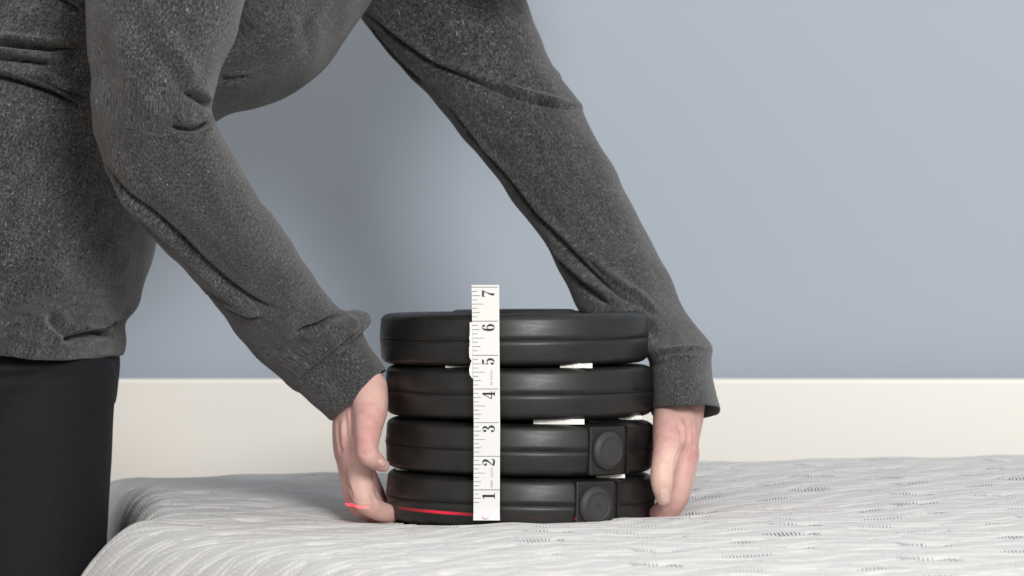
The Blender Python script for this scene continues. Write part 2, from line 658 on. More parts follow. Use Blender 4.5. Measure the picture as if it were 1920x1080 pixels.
    nvs = [g for g in ex['geom'] if isinstance(g, bmesh.types.BMVert)]
    for v in nvs:
        v.co.z = -0.24
    bmesh.ops.contextual_create(bm, geom=[e for e in bm.edges if e.is_boundary])
    bm.to_mesh(m)
    bm.free()
    return link('mattress', m, M_cover)


mattress = build_mattress()
tag(mattress, 'white quilted mattress with wavy stitching under the stacked weights', 'mattress')

# base under the mattress
c2 = CORNER + EU * 0.635 + EV * (0.455 - 0.98)
o = bm_obj('bed_base', box_bm(0.95, 1.9, 0.32, (0, 0, 0), 0.01), M_base)
o.location = (c2[0], c2[1], -0.40)
o.rotation_euler[2] = ANG
tag(o, 'dark grey upholstered bed base below the mattress', 'bed base')
for sx in (-0.42, 0.42):
    for sy in (-0.85, 0.85):
        lg = bm_obj('leg', box_bm(0.05, 0.05, 0.07, (0, 0, 0), 0.004), M_base)
        lg.parent = o
        lg.location = (sx, sy, -0.19)

# ------------------------------------------------------------------ weight plates
TH = 0.0198


def lathe(profile, n=96):
    v, f = [], []
    m = len(profile)
    for j in range(n):
        a = 2 * math.pi * j / n
        ca, sa = math.cos(a), math.sin(a)
        for (r, z) in profile:
            v.append((r * ca, r * sa, z))
    for j in range(n):
        j2 = (j + 1) % n
        for i in range(m):
            i2 = (i + 1) % m
            f.append((j * m + i, j2 * m + i, j2 * m + i2, j * m + i2))
    return v, f


def plate_profile():
    p = [(0.0145, -TH + 0.004), (0.030, -TH + 0.004), (0.040, -TH + 0.004), (0.072, -TH + 0.004), (0.078, -TH + 0.0015), (0.083, -TH)]
    rx_, rz_ = 0.0090, 0.0056
    R = PR_ - 0.0012
    for a in np.linspace(-90, -14, 9):
        q = math.radians(a)
        p.append((R - rx_ + rx_ * math.cos(q), -TH + rz_ + rz_ * math.sin(q)))
    p += [(R + 0.0001, -0.0142), (PR_ - 0.0005, -0.004), (PR_ - 0.0002, -0.0005), (PR_ - 0.0007, -0.0004), (PR_ - 0.0007, 0.0), (PR_ + 0.0002, 0.0002), (PR_ - 0.0003, 0.004), (R + 0.0002, 0.0142)]
    for a in np.linspace(14, 90, 9):
        q = math.radians(a)
        p.append((R - rx_ + rx_ * math.cos(q), TH - rz_ + rz_ * math.sin(q)))
    p += [(0.083, TH), (0.078, TH - 0.0015), (0.072, TH - 0.003), (0.056, TH - 0.003), (0.050, TH + 0.0005), (0.046, TH + 0.0022), (0.030, TH + 0.0022), (0.0145, TH + 0.001)]
    return p


def make_plate(cx, cy, zz, tilt, front, label, plug_angle=None):
    e = bpy.data.objects.new('weight_plate', None)
    col.objects.link(e)
    e.location = (cx, cy, zz)
    e.rotation_euler = (front, tilt, 0)
    bpy.context.view_layer.update()
    v, f = lathe(plate_profile())
    m = bpy.data.meshes.new('body')
    m.from_pydata(v, [], f)
    m.update()
    body = link('body', m, M_vinyl)
    body.parent = e
    if plug_angle is not None:
        a = math.radians(plug_angle)
        # flat boss on the rim that carries the filler cap
        bm = box_bm(0.0345, 0.012, 0.0370, (0, 0, 0), 0.0012, 2)
        boss = bm_obj('filler_boss', bm, M_vinyl)
        boss.parent = e
        boss.location = ((PR_ - 0.0052) * math.sin(a), -(PR_ - 0.0052) * math.cos(a), 0)
        boss.rotation_euler = (0, 0, a)
        # side rib beside the boss
        rib = bm_obj('rib', box_bm(0.0016, 0.004, 0.036, (0, 0, 0), 0.0005, 2), M_vinyl)
        rib.parent = e
        ar = a + math.radians(12.3)
        rib.location = ((PR_ - 0.001) * math.sin(ar), -(PR_ - 0.001) * math.cos(ar), 0)
        rib.rotation_euler = (0, 0, ar)
        prof = [(0.0, -0.004), (0.0148, -0.004), (0.0148, 0.0016), (0.0144, 0.0023), (0.0108, 0.0044), (0.0103, 0.0044), (0.0099, 0.0040), (0.0092, 0.0040), (0.0, 0.0041)]
        v, f = lathe(prof, 56)
        v = [(x, -z, y) for x, y, z in v]
        cap = pydata('filler_cap', v, f, M_plug)
        cap.parent = boss
        cap.location = (0, -0.006, 0.0)
    tag(e, label, 'weight plate', 'stacked weight plates')
    return e


def seam_z(py):
    return ZC - (py - 540) / 2490.0


rad = math.radians
plates = [
    make_plate((964 - 960) / 2386, 0.108, seam_z(636) - 0.0004, -rad(0.35), rad(0.3), 'black vinyl weight plate on top of the stack', None),
    make_plate((974 - 960) / 2386, 0.108, seam_z(739), rad(0.1), rad(0.2), 'black vinyl weight plate second from the top of the stack', None),
    make_plate((975 - 960) / 2386, 0.108, seam_z(845), rad(0.9), rad(0.2), 'black weight plate with round filler cap, third from the top of the stack', 38.5),
    make_plate((976 - 960) / 2386, 0.108, seam_z(947) - 0.0002, rad(1.2), rad(0.2), 'lowest black weight plate with filler cap, sunk into the mattress', 32.0),
]

# foam bits wedged between the plates: (px0, px1, py of centre, thickness px, Y front, length, label)
pads = [
    (1050, 1111, 686, 9, 0.018, 'thick white foam strip wedged between the top two plates, clear of the tape'),
    (835, 884, 687.5, 4, 0.024, 'thin sliver of white foam between the top two plates, touching the tape'),
    (1000, 1096, 791, 10, 0.016, 'long white foam strip under the second plate beside the filler cap'),
    (1160, 1203, 783, 8, 0.060, 'short white foam strip under the second plate, close to the gripping hand'),
    (1118, 1172, 893, 7, 0.040, 'white foam strip between the two plates with filler caps'),
    (741, 778, 878, 8, 0.075, 'white foam strip above the lowest plate beside the thumb'),
]
for (x0, x1, yc, th, Yf, lab) in pads:
    a, b_ = P(x0, yc, Yf), P(x1, yc, Yf)
    w = b_.x - a.x
    # follows the rim of the plates
    mid = (a + b_) / 2
    d = Vector((mid.x - STACK[0], mid.y - STACK[1], 0))
    bm = bmesh.new()
    n_ = 14
    t2 = th / 2490 / 2
    import random
    rnd = random.Random(int(x0))
    top = []
    for j in range(n_ + 1):
        t = j / n_
        jag = rnd.uniform(-0.0004, 0.0004)
        xx = -w / 2 + w * t
        hh = t2 * (0.75 + 0.25 * min(1, 4 * t)) + rnd.uniform(-0.0001, 0.0001)
        ring_ = [bm.verts.new((xx, jag, -hh)), bm.verts.new((xx, jag, -hh * 0.2)), bm.verts.new((xx, jag + 0.0003, hh * 0.2)), bm.verts.new((xx, jag, hh)),
                 bm.verts.new((xx, 0.022, hh)), bm.verts.new((xx, 0.022, -hh))]
        top.append(ring_)
    for j in range(n_):
        for i in range(6):
            bm.faces.new((top[j][i], top[j][(i + 1) % 6], top[j + 1][(i + 1) % 6], top[j + 1][i]))
    bm.faces.new(top[0])
    bm.faces.new(top[-1][::-1])
    o = bm_obj('foam_strip', bm, M_foam)
    o.location = mid
    tag(o, lab, 'foam strip', 'foam strips between the plates')

# ------------------------------------------------------------------ tape measure
TY = -0.0028
tape = bpy.data.objects.new('tape_measure', None)
col.objects.link(tape)
tape.location = P(911, 976, TY)
bpy.context.view_layer.update()


def tl(py):   # left edge of the tape in the photograph
    return np.interp(py, [534, 620, 700, 800, 976], [884.0, 885.5, 887.0, 888.0, 887.5])


def tr(py):
    return np.interp(py, [534, 620, 700, 800, 976], [936.0, 936.5, 937.3, 938.0, 937.3])


def TP(fx, py, dy=0.0):
    """point on the face of the tape: fx 0..1 across"""
    q = P(tl(py) + fx * (tr(py) - tl(py)), py, TY)
    bow = 0.0005 * math.sin((py - 534) / 442 * math.pi * 3)
    q.y = TY + dy + bow
    return q


def strip():
    bm = bmesh.new()
    rows = []
    ys = np.linspace(534, 975.5, 60)
    for y in ys:
        r_ = []
        for fx in (0, 0.5, 1):
            r_.append(bm.verts.new(TP(fx, y)))
        for fx in (1, 0.5, 0):
            r_.append(bm.verts.new(TP(fx, y, 0.0006)))
        rows.append(r_)
    for a, b_ in zip(rows[:-1], rows[1:]):
        for i in range(6):
            bm.faces.new((a[i], a[(i + 1) % 6], b_[(i + 1) % 6], b_[i]))
    bm.faces.new(rows[0])
    bm.faces.new(rows[-1][::-1])
    return bm_obj('tape_strip', bm, M_tape, tape)


strip()
LINES = {7: 538.5, 6: 602.2, 5: 666.2, 4: 729.3, 3: 792.3, 2: 855.5, 1: 918.5}
INK = -0.00018


def tick(bm, py, x0, x1, w):
    q = [TP(x0, py - w / 2, INK), TP(x1, py - w / 2, INK), TP(x1, py + w / 2, INK), TP(x0, py + w / 2, INK)]
    bm.faces.new([bm.verts.new(p) for p in q])


bm = bmesh.new()
for n_ in range(1, 8):
    y0 = LINES[n_]
    step = 63.3
    tick(bm, y0, 0.0, 0.94 if n_ > 2 else 1.0, 1.1)
    for k in range(1, 8):
        y = y0 + step * k / 8
        if y > 950:
            continue
        ln = {4: 0.43, 2: 0.29, 6: 0.29}.get(k, 0.2)
        tick(bm, y, 0.005, ln, 0.85)
o = bm_obj('tick_marks', bm, M_tick, tape)
o['kind'] = 'stuff'


def ribbon(bm, pts, tf, n=7):
    """brush stroke with changing width through (x, y, width)"""
    a = catmull(np.array(pts, float), n)
    p, w = a[:, :2], np.maximum(a[:, 2], 0.01)
    t = np.gradient(p, axis=0)
    t /= np.maximum(np.linalg.norm(t, axis=1)[:, None], 1e-9)
    nn = np.stack([-t[:, 1], t[:, 0]], 1)
    L, R = p + nn * w[:, None] / 2, p - nn * w[:, None] / 2
    vl = [bm.verts.new(tf(*q)) for q in L]
    vr = [bm.verts.new(tf(*q)) for q in R]
    for i in range(len(p) - 1):
        bm.faces.new((vl[i], vl[i + 1], vr[i + 1], vr[i]))


def ball(bm, x, y, r, tf):
    bm.faces.new([bm.verts.new(tf(x + r * math.cos(a), y + r * math.sin(a))) for a in np.linspace(0, 2 * math.pi, 18, endpoint=False)])


DIG = {
    1: ([[(0.30, 0.0, 0.17), (0.30, 0.5, 0.17), (0.30, 1.0, 0.17)], [(0.08, 0.02, 0.045), (0.52, 0.02, 0.045)], [(0.07, 0.87, 0.03), (0.16, 0.90, 0.06), (0.28, 0.98, 0.05)]], []),
    2: ([[(0.10, 0.70, 0.05), (0.10, 0.86, 0.05), (0.25, 0.975, 0.05), (0.43, 0.88, 0.15), (0.44, 0.68, 0.16), (0.32, 0.46, 0.09), (0.14, 0.24, 0.05), (0.06, 0.06, 0.04)],
         [(0.05, 0.05, 0.05), (0.16, 0.10, 0.13), (0.30, 0.075, 0.15), (0.44, 0.06, 0.12), (0.52, 0.14, 0.06), (0.54, 0.27, 0.035)]], [(0.15, 0.72, 0.085)]),
    3: ([[(0.10, 0.76, 0.05), (0.11, 0.89, 0.05), (0.26, 0.975, 0.05), (0.41, 0.87, 0.14), (0.40, 0.68, 0.13), (0.24, 0.54, 0.045)],
         [(0.22, 0.54, 0.045), (0.40, 0.46, 0.10), (0.47, 0.28, 0.17), (0.40, 0.09, 0.11), (0.25, 0.025, 0.05), (0.10, 0.10, 0.05), (0.07, 0.22, 0.05)]], [(0.15, 0.78, 0.085), (0.13, 0.22, 0.085)]),
    4: ([[(0.40, 1.0, 0.14), (0.40, 0.5, 0.15), (0.40, 0.0, 0.15)], [(0.38, 0.98, 0.05), (0.20, 0.62, 0.05), (0.03, 0.27, 0.05)], [(0.03, 0.27, 0.055), (0.58, 0.27, 0.055)],
         [(0.22, 0.02, 0.045), (0.58, 0.02, 0.045)]], []),
    5: ([[(0.12, 0.96, 0.05), (0.20, 0.92, 0.14), (0.34, 0.91, 0.15), (0.46, 0.97, 0.05)], [(0.12, 0.97, 0.045), (0.11, 0.50, 0.045)],
         [(0.11, 0.50, 0.05), (0.25, 0.60, 0.05), (0.41, 0.52, 0.13), (0.47, 0.32, 0.17), (0.40, 0.10, 0.12), (0.25, 0.025, 0.05), (0.11, 0.09, 0.05), (0.07, 0.20, 0.05)]], [(0.14, 0.20, 0.09)]),
    6: ([[(0.46, 0.82, 0.05), (0.40, 0.95, 0.05), (0.28, 0.975, 0.05), (0.15, 0.83, 0.11), (0.10, 0.50, 0.16), (0.12, 0.20, 0.15), (0.20, 0.06, 0.09), (0.29, 0.025, 0.05),
          (0.42, 0.11, 0.12), (0.47, 0.31, 0.15), (0.42, 0.50, 0.12), (0.30, 0.585, 0.05), (0.19, 0.52, 0.05), (0.13, 0.42, 0.05)]], [(0.41, 0.83, 0.085)]),
    7: ([[(0.05, 0.74, 0.035), (0.07, 0.98, 0.05)], [(0.07, 0.90, 0.12), (0.20, 0.93, 0.15), (0.36, 0.90, 0.15), (0.52, 0.97, 0.07)], [(0.52, 0.97, 0.05), (0.38, 0.66, 0.05), (0.27, 0.40, 0.09), (0.22, 0.18, 0.15), (0.23, 0.03, 0.17)]], []),
}
for n_ in range(1, 8):
    y0 = LINES[n_] + 4.5
    strokes, balls = DIG[n_]
    W, Hh = 25.0, 23.5
    bx_ = 927.0 + (0 if n_ > 4 else 1.0)

    def tf(gx, gy):
        py = y0 + (0.58 - gx) * W
        px = bx_ - gy * Hh
        q = P(px, py, TY)
        q.y = TP(0.5, py).y + INK
        return q
    bm = bmesh.new()
    for s in strokes:
        ribbon(bm, s, tf)
    for (x, y, r_) in balls:
        ball(bm, x, y, r_, tf)
    o = bm_obj('numeral', bm, M_ink, tape)
    o['label'] = 'printed black numeral %d' % n_


def small_text(txt, px, py, size):
    cu = bpy.data.curves.new('t', 'FONT')
    cu.body = txt
    cu.size = 1
    t = bpy.data.objects.new('t', cu)
    col.objects.link(t)
    dg = bpy.context.evaluated_depsgraph_get()
    m = bpy.data.meshes.new_from_object(t.evaluated_get(dg))
    bpy.data.objects.remove(t)
    co = get_co(m)
    wd = co[:, 0].max()
    ht = co[:, 1].max()
    L, Hh = size
    out = np.zeros_like(co)
    for i, (x, y, z) in enumerate(co):
        ppx, ppy = px - y / ht * Hh, py - x / wd * L
        q = P(ppx, ppy, TY)
        out[i] = (q.x, TP(0.5, ppy).y + INK, q.z)
    set_co(m, out)
    m.name = 'printed_words'
    return link('printed_words', m, M_small, tape, False)


small_text('60 INCH', 923.5, 722.5, (27.5, 4.2))
small_text('FIBRE - GLASS', 924.0, 915.5, (38.5, 3.8))

# scalloped metal end with its rivet
bm = bmesh.new()
pts = []
for i in range(3):
    for a in np.linspace(200, 340, 9):
        c = 899 + i * 0 + (i - 0) * 0
        cx_ = 887.5 + 49.8 * (i + 0.5) / 3
        pts.append((cx_ + 8.6 * math.cos(math.radians(a)), 964.5 + 9.0 * math.sin(math.radians(a))))
pts += [(937.8, 976.0), (887.0, 976.0)]
fr = [bm.verts.new(P(x, y, TY - 0.0006)) for x, y in pts]
bk = [bm.verts.new(P(x, y, TY + 0.0009)) for x, y in pts]
bm.faces.new(fr)
bm.faces.new(bk[::-1])
for i in range(len(pts)):
    bm.faces.new((fr[i], fr[(i + 1) % len(pts)], bk[(i + 1) % len(pts)], bk[i]))
clip = bm_obj('metal_end', bm, M_clip, tape)
bm = bmesh.new()
bmesh.ops.create_uvsphere(bm, u_segments=20, v_segments=10, radius=0.0021)
bmesh.ops.scale(bm, vec=(1.25, 0.4, 0.85), verts=bm.verts)
bmesh.ops.translate(bm, vec=P(910, 969.5, TY - 0.0009), verts=bm.verts)
bm_obj('rivet', bm, M_clip, clip, True)
tag(tape, 'white fibreglass tape measure standing upright against the weight plates', 'tape measure')

# foam backing that peeps out beside the tape
bm = bmesh.new()
out = [(880.5, 604)]
rnd = random.Random(5)
for y in np.linspace(608, 668, 16):
    out.append((880.3 + rnd.uniform(-0.7, 0.7) - (y - 608) * 0.012, y))
out += [(881, 672), (884, 676), (881.5, 684), (879.3, 693), (880.5, 702), (884, 708), (890, 713), (896, 713), (896, 604)]
fr = [bm.verts.new(P(x, y, TY + 0.0010)) for x, y in out]
bk = [bm.verts.new(P(x, y, TY + 0.0028)) for x, y in out]
bm.faces.new(fr)
bm.faces.new(bk[::-1])
for i in range(len(out)):
    bm.faces.new((fr[i], fr[(i + 1) % len(out)], bk[(i + 1) % len(out)], bk[i]))
o = bm_obj('foam_scrap', bm, M_foam)
tag(o, 'torn white foam scrap peeping out behind the tape measure', 'foam scrap')

# ------------------------------------------------------------------ the person
def YR(L, R, Y, ry, bz=0.0):
    return (L, R, Y, ry, bz)


near_sleeve = [
    ((190, -330), (560, -330), 0.06, 0.080), ((158, -200), (540, -210), 0.010, 0.075), ((158, -90), (500, -95), -0.045, 0.066), ((161, 0), (463, -5), -0.062, 0.060),
    ((165, 75), (438, 78), -0.068, 0.055), ((169, 140), (410, 146), -0.070, 0.052), ((171, 200), (399, 190), -0.070, 0.050), ((178, 258), (402, 217), -0.066, 0.049),
    ((200, 325), (422, 257), -0.058, 0.048), ((243, 396), (445, 303), -0.046, 0.047), ((294, 452), (476, 362), -0.032, 0.045), ((336, 498), (513, 409), -0.015, 0.043),
    ((376, 541), (551, 460), 0.002, 0.042), ((416, 592), (589, 516), 0.020, 0.040), ((450, 634), (616, 555), 0.037, 0.038), ((490, 677), (645, 580), 0.052, 0.036),
    ((526, 704), (668, 580), 0.062, 0.037), ((540, 719), (692, 588), 0.065, 0.039), ((549, 729), (696, 606), 0.067, 0.038), ((556, 735), (680, 622), 0.068, 0.032), ((575, 742), (682, 652), 0.069, 0.029)]
far_sleeve = [
    ((420, -330), (800, -330), 0.27, 0.080), ((540, -190), (890, -250), 0.315, 0.075), ((622, -45), (945, -130), 0.325, 0.068), ((688, 48), (978, -30), 0.320, 0.062),
    ((745, 118), (1006, 55), 0.315, 0.058), ((800, 177), (1037, 120), 0.308, 0.055), ((864, 252), (1078, 185), 0.295, 0.053), ((927, 330), (1122, 264), 0.275, 0.051),
    ((978, 398), (1151, 315), 0.255, 0.050), ((1020, 455), (1188, 390), 0.235, 0.050), ((1057, 527), (1224, 457), 0.212, 0.049), ((1092, 590), (1267, 547), 0.185, 0.048),
    ((1145, 638), (1304, 612), 0.155, 0.046), ((1200, 662), (1333, 648), 0.130, 0.045), ((1214, 678), (1334, 665), 0.125, 0.043), ((1222, 705), (1328, 698), 0.118, 0.038)]
torso = [
    ((-310, 626), (226, 668), 0.165, 0.170, 0.003), ((-335, 592), (230, 645), 0.165, 0.174, 0.002), ((-345, 560), (228, 606), 0.165, 0.176), ((-350, 540), (252, 570), 0.165, 0.178), ((-335, 390), (278, 488), 0.165, 0.176),
    ((-290, 230), (302, 415), 0.165, 0.166), ((-200, 60), (345, 310), 0.165, 0.156), ((-60, -110), (402, 226), 0.165, 0.156), ((120, -280), (505, 192), 0.165, 0.162),
    ((280, -400), (590, 144), 0.165, 0.165), ((420, -460), (652, 60), 0.165, 0.160), ((540, -490), (720, -50), 0.165, 0.150), ((640, -480), (760, -160), 0.165, 0.10)]


def rings_of(lst, k=1.0):
    out = []
    for q in lst:
        out.append(ring(q[0], q[1], q[2], q[3], q[4] if len(q) > 4 else 0.0, k))
    return out


# body: one continuous skin from head to feet, hands at full detail
def tubes(lst, k, e=2.0, n=28, dens=3):
    v, f, _ = loft(rings_of(lst, k), dens, n, e)
    return v, f


parts = []
parts.append(tubes(near_sleeve[1:-1], 0.52))
parts.append(tubes(far_sleeve[1:-1], 0.52))
parts.append(tubes(torso, 0.72))

# near hand (the person's right): wrist, back of the hand, thumb and four fingers
palm_r = [
    ((520, 640), (600, 575), 0.045, 0.022), ((598, 720), (674, 655), 0.068, 0.023), ((622, 768), (714, 694), 0.077, 0.025), ((623, 797), (722, 733), 0.083, 0.030),
    ((624, 826), (708, 782), 0.090, 0.037), ((628, 856), (698, 822), 0.095, 0.041), ((640, 880), (691, 857), 0.096, 0.038), ((652, 900), (682, 886), 0.094, 0.030)]
parts.append(tubes(palm_r, 1.0, 2.3, 32, 5))
fing_r = [
    [PR(668, 838, 0.066, 0.0108), PR(676, 890, 0.060, 0.0100), PR(683, 936, 0.058, 0.0094), PR(705, 955, 0.066, 0.0084), PR(733, 964, 0.078, 0.0072)],
    [PR(652, 842, 0.088, 0.0108), PR(660, 895, 0.084, 0.0098), PR(668, 938, 0.083, 0.0092), PR(692, 958, 0.088, 0.0084), PR(728, 966, 0.094, 0.0072)],
    [PR(652, 838, 0.110, 0.0104), PR(672, 888, 0.109, 0.0094), PR(691, 930, 0.109, 0.0088), PR(708, 950, 0.111, 0.0080), PR(727, 963, 0.113, 0.0070)],
    [PR(652, 832, 0.130, 0.0094), PR(678, 872, 0.131, 0.0084), PR(699, 914, 0.131, 0.0078), PR(710, 938, 0.131, 0.0072), PR(722, 957, 0.131, 0.0062)]]
for c in fing_r:
    parts.append(chain(c))
parts.append(chain([PR(690, 728, 0.062, 0.0155), PR(694, 765, 0.048, 0.0140), PR(691, 803, 0.034, 0.0108), PR(688, 834, 0.027, 0.0090), PR(689, 850, 0.026, 0.0086), PR(701, 862, 0.029, 0.0074), PR(718, 873, 0.037, 0.0056)]))
# web between thumb and palm
parts.append(chain([PR(680, 760, 0.066, 0.017), PR(670, 810, 0.060, 0.013), PR(668, 842, 0.066, 0.0105)]))

# far hand (the person's left)
palm_l = [
    ((1195, 580), (1265, 560), 0.170, 0.024), ((1238, 680), (1310, 676), 0.126, 0.024), ((1226, 745), (1321, 742), 0.110, 0.026), ((1227, 785), (1319, 782), 0.104, 0.031),
    ((1236, 820), (1311, 822), 0.100, 0.038), ((1250, 848), (1306, 852), 0.098, 0.041), ((1260, 870), (1298, 876), 0.098, 0.038), ((1266, 890), (1290, 895), 0.096, 0.030)]
parts.append(tubes(palm_l, 1.0, 2.3, 32, 5))
fing_l = [
    [PR(1284, 846, 0.068, 0.0108), PR(1276, 890, 0.062, 0.0096), PR(1268, 928, 0.060, 0.0090), PR(1254, 952, 0.066, 0.0082), PR(1232, 964, 0.076, 0.0072)],
    [PR(1287, 850, 0.090, 0.0108), PR(1280, 894, 0.086, 0.0094), PR(1272, 930, 0.086, 0.0088), PR(1256, 955, 0.090, 0.0082), PR(1232, 966, 0.096, 0.0072)],
    [PR(1286, 848, 0.112, 0.0104), PR(1279, 890, 0.111, 0.0090), PR(1270, 926, 0.111, 0.0084), PR(1254, 952, 0.113, 0.0078), PR(1234, 964, 0.115, 0.0068)],
    [PR(1282, 842, 0.132, 0.0092), PR(1276, 880, 0.133, 0.0082), PR(1267, 914, 0.133, 0.0076), PR(1252, 942, 0.133, 0.0070), PR(1234, 958, 0.133, 0.0060)]]
for c in fing_l:
    parts.append(chain(c))
parts.append(chain([PR(1260, 775, 0.092, 0.0150), PR(1256, 812, 0.062, 0.0136), PR(1249, 845, 0.040, 0.0104), PR(1242, 882, 0.031, 0.0092), PR(1241, 908, 0.029, 0.0086), PR(1244, 936, 0.032, 0.0058)]))
parts.append(chain([PR(1266, 790, 0.080, 0.017), PR(1272, 826, 0.068, 0.014), PR(1280, 850, 0.072, 0.0108)]))

# neck and head (above the picture), looking down at the weights
nk = P(700, -320, 0.165)
parts.append(chain([(nk.x - 0.04, 0.165, nk.z - 0.03, 0.062), (nk.x + 0.03, 0.165, nk.z + 0.02, 0.055), (nk.x + 0.10, 0.165, nk.z + 0.03, 0.060)]))
hc = np.array([nk.x + 0.155, 0.165, nk.z + 0.01])
dfwd = np.array([0.62, 0, -0.785])    # where the face points
dup = np.array([0.785, 0, 0.62])      # crown of the head


def head_part(c, ax, ay, az, n=24):
    bm = bmesh.new()
    bmesh.ops.create_uvsphere(bm, u_segments=n, v_segments=n // 2, radius=1)
    v = [tuple(c + dfwd * q.co.x * ax + np.array([0, 1, 0]) * q.co.y * ay + dup * q.co.z * az) for q in bm.verts]
    f = [tuple(x.index for x in q.verts) for q in bm.faces]
    bm.free()
    return v, f


parts.append(head_part(hc, 0.092, 0.074, 0.100))
parts.append(head_part(hc + dfwd * 0.035 - dup * 0.065, 0.052, 0.050, 0.055))       # jaw
parts.append(head_part(hc + dfwd * 0.092 - dup * 0.028, 0.020, 0.013, 0.018, 14))    # nose
parts.append(head_part(hc + dfwd * 0.083 - dup * 0.070, 0.010, 0.022, 0.007, 14))    # lips
for sy in (-1, 1):
    parts.append(head_part(hc + np.array([0, sy * 0.074, 0]) - dfwd * 0.012 - dup * 0.018, 0.018, 0.008, 0.030, 14))   # ears
    parts.append(head_part(hc + np.array([0, sy * 0.030, 0]) + dfwd * 0.080 + dup * 0.004, 0.010, 0.016, 0.010, 14))   # eyes
# legs and feet
leg_near = [((-150, 672), (196, 668), 0.112, 0.062), ((-155, 705), (217, 694), 0.112, 0.074), ((-140, 775), (211, 775), 0.112, 0.077), ((-130, 850), (208, 850), 0.112, 0.076), ((-125, 920), (204, 915), 0.112, 0.075)]


def leg_rings(dy, k):
    rs = [ring(a, b_, y + dy, r_, 0.0, k) for a, b_, y, r_ in leg_near]
    last = rs[-1]
    z0, x0, ax = last[2], last[0], last[3]
    for z, w, d_, xs in ((-0.16, 0.064, 0.070, -0.005), (-0.28, 0.054, 0.058, -0.005), (-0.40, 0.055, 0.056, -0.015), (-0.50, 0.042, 0.042, -0.020), (-0.57, 0.034, 0.033, -0.022), (FLOOR + 0.004, 0.038, 0.034, -0.022)):
        rs.append(np.array([x0 + xs, 0.112 + dy, z, w * k, 0, 0, 0, d_ * k, 0]))
    return rs


for dy in (0.0, 0.125):
    v, f, _ = loft(leg_rings(dy, 0.80), 3, 24)
    parts.append((v, f))
    fx, fy = P(40, 915, 0.112).x - 0.02, 0.112 + dy
    parts.append(chain([(fx - 0.045, fy, FLOOR + 0.035, 0.032), (fx + 0.03, fy, FLOOR + 0.036, 0.034), (fx + 0.10, fy, FLOOR + 0.027, 0.026), (fx + 0.15, fy, FLOOR + 0.018, 0.017)]))

body_m = remeshed(parts, 0.0016, 8, 0.5)
body_m.name = 'person'
# knuckles, tendons and skin folds
hand_folds = [
    ([(633, 790), (636, 820), (640, 850)], -0.0016, 0.0022), ([(648, 775), (651, 815), (655, 845)], -0.0016, 0.0022), ([(660, 765), (662, 795), (664, 825)], -0.0020, 0.0022),
    ([(641, 785), (644, 820), (648, 848)], 0.0012, 0.0022),
    ([(648, 880), (654, 905), (661, 932)], -0.0018, 0.0016),
    ([(676, 846), (688, 849), (699, 846)], -0.0011, 0.0009), ([(677, 851), (688, 854), (699, 851)], -0.0011, 0.0009), ([(679, 842), (688, 844), (698, 841)], -0.0005, 0.0008),
    ([(694, 932), (701, 938), (706, 945)], -0.0013, 0.0014), ([(664, 936), (676, 941), (690, 940)], -0.0005, 0.0009),
    ([(1270, 780), (1276, 810), (1279, 835)], -0.0014, 0.0020), ([(1287, 785), (1290, 815), (1290, 845)], -0.0014, 0.0022), ([(1300, 790), (1301, 815), (1299, 842)], -0.0012, 0.0020),
    ([(1279, 790), (1283, 820), (1285, 842)], 0.0010, 0.0022),
    ([(1240, 874), (1250, 870), (1260, 874)], -0.0011, 0.0009), ([(1238, 880), (1249, 876), (1261, 880)], -0.0011, 0.0009), ([(1239, 886), (1249, 883), (1259, 886)], -0.0006, 0.0008),
    ([(1277, 838), (1268, 860), (1263, 890)], -0.0015, 0.0018)]
creases(body_m, hand_folds)
person = link('person', body_m, M_skin)
tag(person, 'person in a charcoal knit top and black leggings gripping the stacked weights', 'person')
body_bvh = bvh_of(body_m)


def nail(cx, cy, rx, ry, rot):
    """thin curved plate lying on the skin"""
    bm = bmesh.new()
    rows = []
    N = 8
    for i in range(N + 1):
        rr_ = []
        for j in range(N + 1):
            a, b_ = -1 + 2 * i / N, -1 + 2 * j / N
            k = math.sqrt(max(1 - 0.42 * a * a, 0)) * math.sqrt(max(1 - 0.42 * b_ * b_, 0)) / 1.0
            x, y = a * rx * math.sqrt(1 - b_ * b_ * 0.45), b_ * ry * math.sqrt(1 - a * a * 0.45)
            c, s = math.cos(rot), math.sin(rot)
            h = cast(body_bvh, cx + x * c - y * s, cy + x * s + y * c)
            if h[0] is None:
                return
            lift = 0.0005 if max(abs(a), abs(b_)) < 0.99 else -0.0002
            rr_.append(bm.verts.new(h[0] + h[1] * lift))
        rows.append(rr_)
    for i in range(N):
        for j in range(N):
            bm.faces.new((rows[i][j], rows[i + 1][j], rows[i + 1][j + 1], rows[i][j + 1]))
    bm_obj('fingernail', bm, M_nail, person, True)


nail(1245.5, 930, 9.5, 15.0, rad(-8))
nail(717, 868, 6.0, 8.0, rad(-50))

# hair
v1, f1 = head_part(hc - dfwd * 0.018 + dup * 0.014, 0.098, 0.086, 0.106)
v2, f2 = head_part(hc - dfwd * 0.085 - dup * 0.005, 0.045, 0.05, 0.05)
hair_m = remeshed([(v1, f1), (v2, f2)], 0.004, 4)
hair = link('hair', hair_m, M_hair, person)

# sweater: torso and both sleeves in one knit surface
sw_parts, samples = [], []
for lst, e_, n_, rk in ((near_sleeve, 2.15, 48, 0.052), (far_sleeve, 2.15, 48, 0.052), (torso, 2.35, 64, 0.15)):
    v, f, R = loft(rings_of(lst), 6, n_, e_)
    sw_parts.append((v, f))
    L_ = np.concatenate([[0], np.cumsum(np.linalg.norm(np.diff(R[:, :3], axis=0), axis=1))])
    samples.append((R, L_, rk))
